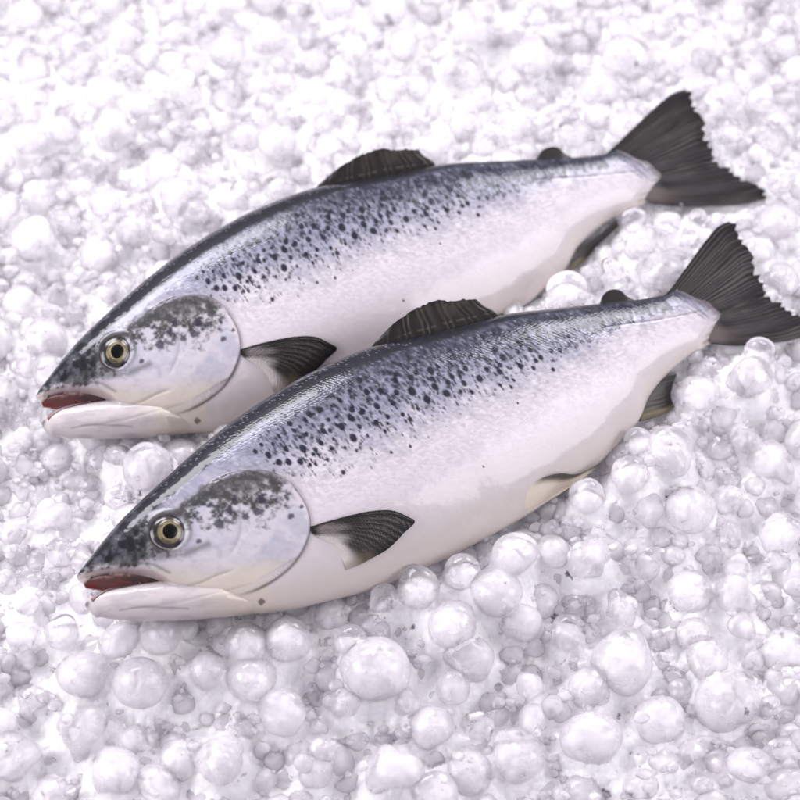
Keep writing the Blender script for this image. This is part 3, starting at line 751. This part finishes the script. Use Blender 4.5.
# fish seen from the camera: loose ice is not heaped in front of them
FZ = np.full((200, 200), 9.0)
def mark(Q):
    q, dq = project(Q); xi = (q[:, 0]/4).astype(int); yi = (q[:, 1]/4).astype(int)
    g = (xi >= 0) & (xi < 200) & (yi >= 0) & (yi < 200); np.minimum.at(FZ, (yi[g], xi[g]), dq[g])
for pl, f in ((PL_A, FISH_A), (PL_B, FISH_B)):
    k = np.arange(0, len(BODY_P), 3); mark(pl.world(BODY_P[k], BODY_W[k]))
FIN_PTS = []
for f in (FISH_A, FISH_B):
    for ch in f.children:
        if ch.name.split('.')[0] in ("tail_fin", "anal_fin", "pelvic_fin", "dorsal_fin", "pectoral_fin", "adipose_fin"):
            co = np.empty(len(ch.data.vertices)*3, np.float32); ch.data.vertices.foreach_get("co", co); co = co.reshape(-1, 3)+np.array(f.location)
            mark(co)
            if ch.name.startswith(("tail", "anal", "dorsal")): FIN_PTS.append(co[::max(1, len(co)//250)])
FIN_PTS = np.concatenate(FIN_PTS)
CIRC = np.stack([np.cos(np.arange(12)*math.pi/6), np.sin(np.arange(12)*math.pi/6)], 1)*.82
def hides(C, r):
    q, d = project(C); rr = r*FPX/d; bad = np.zeros(len(C))
    for k in range(12):
        p = q+CIRC[k]*rr[:, None]; xi = np.clip(p[:, 0]/4, 0, 199).astype(int); yi = np.clip(p[:, 1]/4, 0, 199).astype(int)
        bad = np.maximum(bad, (FZ[yi, xi] < 8) & (FZ[yi, xi] > d+.004))
    dd = np.linalg.norm(C[:, None]-FIN_PTS[None], axis=2).min(1)
    return np.maximum(bad, dd < r+.001)

def drop(N, rlo, rhi, power, sink, K, base):
    global nb
    for _ in range(N):
        r = rlo+(rhi-rlo)*rng.random()**power
        cx = rng.uniform(-.60, .60, K); cy = rng.uniform(-.66, .86, K)
        ok = np.abs(cx) < .40+.10*(cy+.6)*.6
        z = floor_h(cx, cy)+r*base
        if nb:
            d2 = (cx[:, None]-Xs[None, :nb])**2+(cy[:, None]-Ys[None, :nb])**2; R = (Rs[None, :nb]+r)*sink
            h = np.where(d2 < R*R, Zs[None, :nb]+np.sqrt(np.maximum(R*R-d2, 0)), -9); z = np.maximum(z, h.max(1))
        C = np.stack([cx, cy, z], 1); g = fish_gap(C, r)
        dF = np.linalg.norm(C[:, None]-FEAT[None, :, :3], axis=2)-(FEAT[:, 3]+r)*.86
        pen = np.where((g < -.004) | (~ok), 9, 0)+np.where(dF.min(1) < 0, 9, 0)
        # don't let loose balls hide the conspicuous ones or the fish: keep below their lines of sight
        top = z+r-floor_h(cx, cy); sc = top+pen+np.where(top > .044, 9, 0)+hides(C, r)*9
        k = int(np.argmin(sc))
        if sc[k] > 5: continue
        Xs[nb], Ys[nb], Zs[nb], Rs[nb] = cx[k], cy[k], z[k], r; nb += 1
drop(900, .009, .017, 1.2, .80, 5, .3)
drop(1600, .009, .024, 1.6, .72, 6, .3)
drop(900, .004, .010, 1.2, .74, 6, .5)
BALLS = np.stack([Xs[:nb], Ys[:nb], Zs[:nb], Rs[:nb]], 1)
# keep balls off the fish in the photograph's sense of touching: those standing before the flank are dropped
print("balls", nb)

# the bed itself: half melted ice filling the hollows between the pellets, one sheet
def blur(A, sg):
    k = np.exp(-.5*(np.arange(-int(3*sg), int(3*sg)+1)/sg)**2); k /= k.sum(); h = len(k)//2
    for ax in (0, 1):
        A = np.apply_along_axis(lambda v: np.convolve(np.pad(v, h, mode='edge'), k, 'valid'), ax, A)
    return A
gs = .0018
def axis(lo, hi, far):
    n = int(far/.03); return np.r_[lo-np.linspace(far, .03, n), np.arange(lo, hi, gs), hi+np.linspace(.03, far, n)]
ax_, ay_ = axis(-.60, .60, 1.2), axis(-.66, .86, 1.2)
gx, gy = np.meshgrid(ax_, ay_, indexing='ij'); gz = floor_h(gx, gy); top = gz.copy()
for bx_, by_, bz_, br_ in np.r_[BALLS, FEAT]:
    i0, i1 = np.searchsorted(ax_, [bx_-br_, bx_+br_]); j0, j1 = np.searchsorted(ay_, [by_-br_, by_+br_])
    q = br_**2-(gx[i0:i1, j0:j1]-bx_)**2-(gy[i0:i1, j0:j1]-by_)**2
    top[i0:i1, j0:j1] = np.maximum(top[i0:i1, j0:j1], np.where(q > 0, bz_+np.sqrt(np.maximum(q, 0)), -9))
sl = .65*blur(top, 4.0)+.35*blur(top, 11.0)-.0042
ch = fbm(gx*120, gy*120, 61, 4)-.5; rid = np.abs(fbm(gx*60+9, gy*60, 63, 3)-.5)
sl += ch*.006-np.clip(.05-rid, 0, 1)*.06+(fbm(gx*28, gy*28, 70, 2)-.5)*.010
# nothing of the slush stands in front of the fish or inside their fins
flat = np.stack([gx.ravel(), gy.ravel(), sl.ravel()], 1); inner = (np.abs(flat[:, 0]) < .6) & (flat[:, 1] > -.66) & (flat[:, 1] < .86)
q, d = project(flat); xi = np.clip(q[:, 0]/4, 0, 199).astype(int); yi = np.clip(q[:, 1]/4, 0, 199).astype(int)
over = (inner & (FZ[yi, xi] < 8) & (FZ[yi, xi] > d-.001)).reshape(gx.shape)
sl = sl-.030*blur(over.astype(float), 3.0)
sl = np.where(inner.reshape(gx.shape), sl, floor_h(gx, gy))
nI, nJ = gx.shape; i = np.arange(nI-1)[:, None]; j = np.arange(nJ-1)[None]
GF = np.stack([i*nJ+j, (i+1)*nJ+j, (i+1)*nJ+j+1, i*nJ+j+1], -1).reshape(-1, 4)
gme = make_mesh("ground", np.stack([gx, gy, sl], -1).reshape(-1, 3), GF)
gm = ice_mat("packed_ice", .25, .15, bump=.5); N = gm.node_tree.nodes; L = gm.node_tree.links; P = N["Principled BSDF"]
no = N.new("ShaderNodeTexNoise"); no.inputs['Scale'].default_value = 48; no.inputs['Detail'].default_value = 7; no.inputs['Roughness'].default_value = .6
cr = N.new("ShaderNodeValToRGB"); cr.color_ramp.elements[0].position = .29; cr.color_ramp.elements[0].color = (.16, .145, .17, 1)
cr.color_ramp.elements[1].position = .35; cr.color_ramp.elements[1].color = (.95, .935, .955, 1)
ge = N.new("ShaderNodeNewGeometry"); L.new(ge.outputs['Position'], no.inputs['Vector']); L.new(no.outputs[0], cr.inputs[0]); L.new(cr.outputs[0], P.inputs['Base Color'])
vg = N.new("ShaderNodeTexVoronoi"); vg.inputs['Scale'].default_value = 190; vg.feature = 'F1'
L.new(ge.outputs['Position'], vg.inputs['Vector']); vb = N.new("ShaderNodeBump"); vb.inputs['Distance'].default_value = .002; vb.inputs['Strength'].default_value = .5; vb.invert = True
ob = P.inputs['Normal'].links[0].from_node; L.new(vg.outputs['Distance'], vb.inputs['Height']); L.new(ob.outputs[0], vb.inputs['Normal']); L.new(vb.outputs[0], P.inputs['Normal'])
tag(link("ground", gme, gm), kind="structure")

# which of them show largest: rasterise discs front to back
allb = np.r_[FEAT, BALLS]; pp, dep = project(allb[:, :3]); rp = allb[:, 3]*FPX/dep
ZB = np.full((800, 800), 9.0); ID = np.full((800, 800), -1)
for pl in (PL_A, PL_B):
    k = np.arange(0, len(BODY_P), 2); q, dq = project(pl.world(BODY_P[k], BODY_W[k])); xi = q[:, 0].astype(int); yi = q[:, 1].astype(int)
    g = (xi >= 0) & (xi < 800) & (yi >= 0) & (yi < 800); np.minimum.at(ZB, (yi[g], xi[g]), dq[g])
for n_, ((cx, cy), d_, r_) in enumerate(zip(pp, dep, rp)):
    x0, x1 = max(0, int(cx-r_)), min(800, int(cx+r_)+2); y0, y1 = max(0, int(cy-r_)), min(800, int(cy+r_)+2)
    if x1 <= x0 or y1 <= y0: continue
    yy, xx = np.mgrid[y0:y1, x0:x1]; q = r_*r_-(xx-cx)**2-(yy-cy)**2; m = q > 0
    zz = d_-np.sqrt(np.maximum(q, 0))/FPX*d_; sub = ZB[y0:y1, x0:x1]; m &= zz < sub; sub[m] = zz[m]; ID[y0:y1, x0:x1][m] = n_
cnt = np.bincount(ID[ID >= 0], minlength=len(allb)); nf = len(FEAT)
order = np.argsort(-cnt[nf:])+nf; IND = order[:300-nf]; REST = np.setdiff1d(np.arange(nf, len(allb)), IND)

def lump(sub, seed, amp, freq, facet=0.0):
    bm = bmesh.new(); bmesh.ops.create_icosphere(bm, subdivisions=sub, radius=1)
    V = np.array([v.co[:] for v in bm.verts]); F = np.array([[v.index for v in f.verts] for f in bm.faces]); bm.free()
    r = np.random.default_rng(seed); D = np.zeros(len(V))
    for k in range(14):
        w = r.normal(size=3); w /= np.linalg.norm(w); f = freq*r.uniform(.6, 2.2); D += np.sin(V@w*f+r.uniform(0, 6.28))/f
    D *= amp*2.0
    if facet:      # broken, flat-sided chips
        for k in range(9):
            w = r.normal(size=3); w /= np.linalg.norm(w); c = r.uniform(.55, .85); s = V@w
            m = s*(1+D) > c; D[m] = c/np.maximum(s[m], .2)-1
    return V*(1+D)[:, None], F
LUMPS = []
for s in range(8):
    V, F = lump(5, 100+s, [.02, .05, .03, .10, .04, .07, .12, .02][s], 2.6)
    me = make_mesh("ice_ball", V, F); me.materials.append(M_BALL); LUMPS.append(me)

CLEARS = []
for k in (0, 2, 4):
    me = LUMPS[k].copy(); me.materials.clear(); me.materials.append(M_CLEAR); CLEARS.append(me)

def rot(r):
    q = r.normal(size=4); q /= np.linalg.norm(q); w, x, y, z = q
    return np.array([[1-2*(y*y+z*z), 2*(x*y-z*w), 2*(x*z+y*w)], [2*(x*y+z*w), 1-2*(x*x+z*z), 2*(y*z-x*w)], [2*(x*z-y*w), 2*(y*z+x*w), 1-2*(x*x+y*y)]])
def put(mesh, b, sq, name="ice_ball"):
    o = bpy.data.objects.new(name, mesh); S.collection.objects.link(o); o.location = b[:3]
    tilt = rng.uniform(-.35, .35, 2); o.rotation_euler = (tilt[0], tilt[1], rng.uniform(0, 6.28))
    o.scale = (b[3]*sq[0], b[3]*sq[1], b[3]*sq[2]); return o
UNNAMED = []
for n_, (f, (fx, fy, fr, lab)) in enumerate(zip(FEAT, FEATURE)):
    me = LUMPS[0] if n_ in (0, 3) else LUMPS[[0, 2, 4, 1, 5][n_ % 5] if n_ < 30 else [3, 6, 5, 1, 4, 6][n_ % 6]]
    if n_ in (0, 1, 3, 4, 5, 6, 8, 11, 17, 18, 19, 20, 21, 22, 27): me = CLEARS[n_ % 3]
    o = put(me, f, (1.02, rng.uniform(.95, 1.06), rng.uniform(.86, .98))); tag(o, lab or None, "ice ball", "loose ice pellets spread over the bed")
    if not lab: UNNAMED.append((o, n_))
for n_ in IND:
    k = int(rng.integers(0, 8)); s = (rng.uniform(.95, 1.15), rng.uniform(.9, 1.1), rng.uniform(.70, .95))
    o = put(LUMPS[k], allb[n_], s); tag(o, None, "ice ball", "loose ice pellets spread over the bed"); UNNAMED.append((o, n_))

# say which pellet is which by the landmark it lies next to
MARKS = [((375,668),"large clear ice ball"),((148,467),"pearly ball between the two heads"),((568,291),"lone ball between the two fish"),((690,511),"large milky ball beside pelvic fin"),
 ((622,664),"big fused lump"),((728,700),"broad lump at lower right"),((590,740),"wide lump at bottom right"),((251,680),"grey ball under the front throat"),((140,683),"large smooth ball at lower left"),
 ((495,592),"large ball under the front belly"),((290,225),"broad ball above rear fish's back"),((270,36),"blurred ball near the top left"),((86,605),"front fish's lower jaw tip"),
 ((78,575),"front fish's snout"),((36,395),"rear fish's snout"),((40,427),"rear fish's jaw tip"),((729,224),"front fish's upper tail tip"),((672,94),"rear fish's upper tail tip"),((757,200),"rear fish's lower tail tip"),
 ((376,155),"rear fish's dorsal fin"),((562,149),"rear fish's adipose fin"),((790,340),"front fish's lower tail tip"),((655,410),"front fish's anal fin"),((585,480),"front fish's pelvic fin"),
 ((180,257),"rear fish's nape"),((95,322),"rear fish's forehead"),((140,502),"front fish's forehead"),((470,165),"rear fish's back behind dorsal fin"),((620,290),"front fish's adipose fin"),
 ((250,615),"front fish's throat"),((150,437),"rear fish's throat"),((350,596),"front belly below the pectoral fin"),((400,795),"middle of the bottom edge"),((10,795),"bottom left corner"),((790,795),"bottom right corner"),
 ((400,5),"middle of the top edge"),((10,5),"top left corner"),((790,5),"top right corner"),((5,600),"left edge near the front snout"),((5,200),"left edge above the rear snout"),((795,450),"right edge below the tails")]
MP = np.array([m[0] for m in MARKS], float); groups = {}
for o, n_ in UNNAMED:
    p = pp[n_]; d = np.hypot(*(MP-p).T); k = int(np.argmin(d)); v = p-MP[k]; a = math.degrees(math.atan2(-v[1], v[0])) % 360
    dr = ["right of", "upper right of", "above", "upper left of", "left of", "lower left of", "below", "lower right of"][int((a+22.5)//45) % 8]
    groups.setdefault((k, dr), []).append((d[k], o, rp[n_]))
NUM = ["nearest", "second nearest", "third nearest", "fourth nearest", "fifth nearest", "sixth nearest", "seventh nearest", "eighth nearest", "ninth nearest", "tenth nearest", "eleventh nearest", "twelfth nearest"]
for (k, dr), l in groups.items():
    l.sort(key=lambda q: q[0])
    for n_, (d, o, r_) in enumerate(l):
        size = "big" if r_ > 21 else "medium" if r_ > 14 else "small"
        o["label"] = f"{size} ice pellet {dr} {MARKS[k][1]}" + ("" if len(l) == 1 else f", {NUM[min(n_, 11)]} to it")

# the rest of the pellets and the crushed chips: nobody could count them
Vs, Fs, off = [], [], 0
PR = [lump(3, 300+s, .06+.02*(s % 3), 3) for s in range(6)]
for n_ in REST:
    V, F = PR[n_ % 6]; b = allb[n_]; V = (V@rot(rng).T)*np.array([1.05, 1.05, .85])*b[3]+b[:3]; Vs.append(V); Fs.append(F+off); off += len(V)
NPEB = sum(len(f) for f in Fs)
CH = [lump(2, 400+s, .16, 3, .5) for s in range(8)]
nc = 0
allr = allb
CHN = 10000
cx = rng.uniform(-.55, .55, CHN); cy = rng.uniform(-.62, .80, CHN); cr_ = .0016+.0058*rng.random(CHN)**2.4
for s0 in range(0, CHN, 500):
    a, b_, r = cx[s0:s0+500], cy[s0:s0+500], cr_[s0:s0+500]
    d2 = (a[:, None]-allr[None, :, 0])**2+(b_[:, None]-allr[None, :, 1])**2; R = (allr[None, :, 3]*.93+r[:, None]*.7)
    z = np.where(d2 < R*R, allr[None, :, 2]+np.sqrt(np.maximum(R*R-d2, 0)), -9).max(1)
    fl = floor_h(a, b_); z = np.maximum(z, fl+r*.3); g = fish_gap(np.stack([a, b_, z], 1), r)
    dF = (np.hypot(a[:, None]-FEAT[:, 0], b_[:, None]-FEAT[:, 1])-FEAT[:, 3]*.9).min(1)
    slope = z-fl; hd_ = np.zeros(len(a))
    for k in range(len(a)): hd_[k] = hides(np.array([[a[k], b_[k], z[k]]]), r[k])[0]
    for k in range(len(a)):
        # chips settle in the hollows; few stay on crowns
        if g[k] < 0 or hd_[k] or dF[k] < 0 or (slope[k] > .030 and rng.random() < .8) : continue
        V, F = CH[k % 8]; V = (V@rot(rng).T)*np.array([1.2, 1, .8])*r[k]+np.array([a[k], b_[k], z[k]]); Vs.append(V); Fs.append(F+off); off += len(V)
me = make_mesh("crushed_ice", np.concatenate(Vs), np.concatenate(Fs))
sm = np.zeros(len(me.polygons), bool); sm[:NPEB] = True; me.polygons.foreach_set("use_smooth", sm)
tag(link("crushed_ice", me, M_CRUSH), "small ice chips and half buried pellets filling the bed between the larger balls", "ice", kind="stuff")
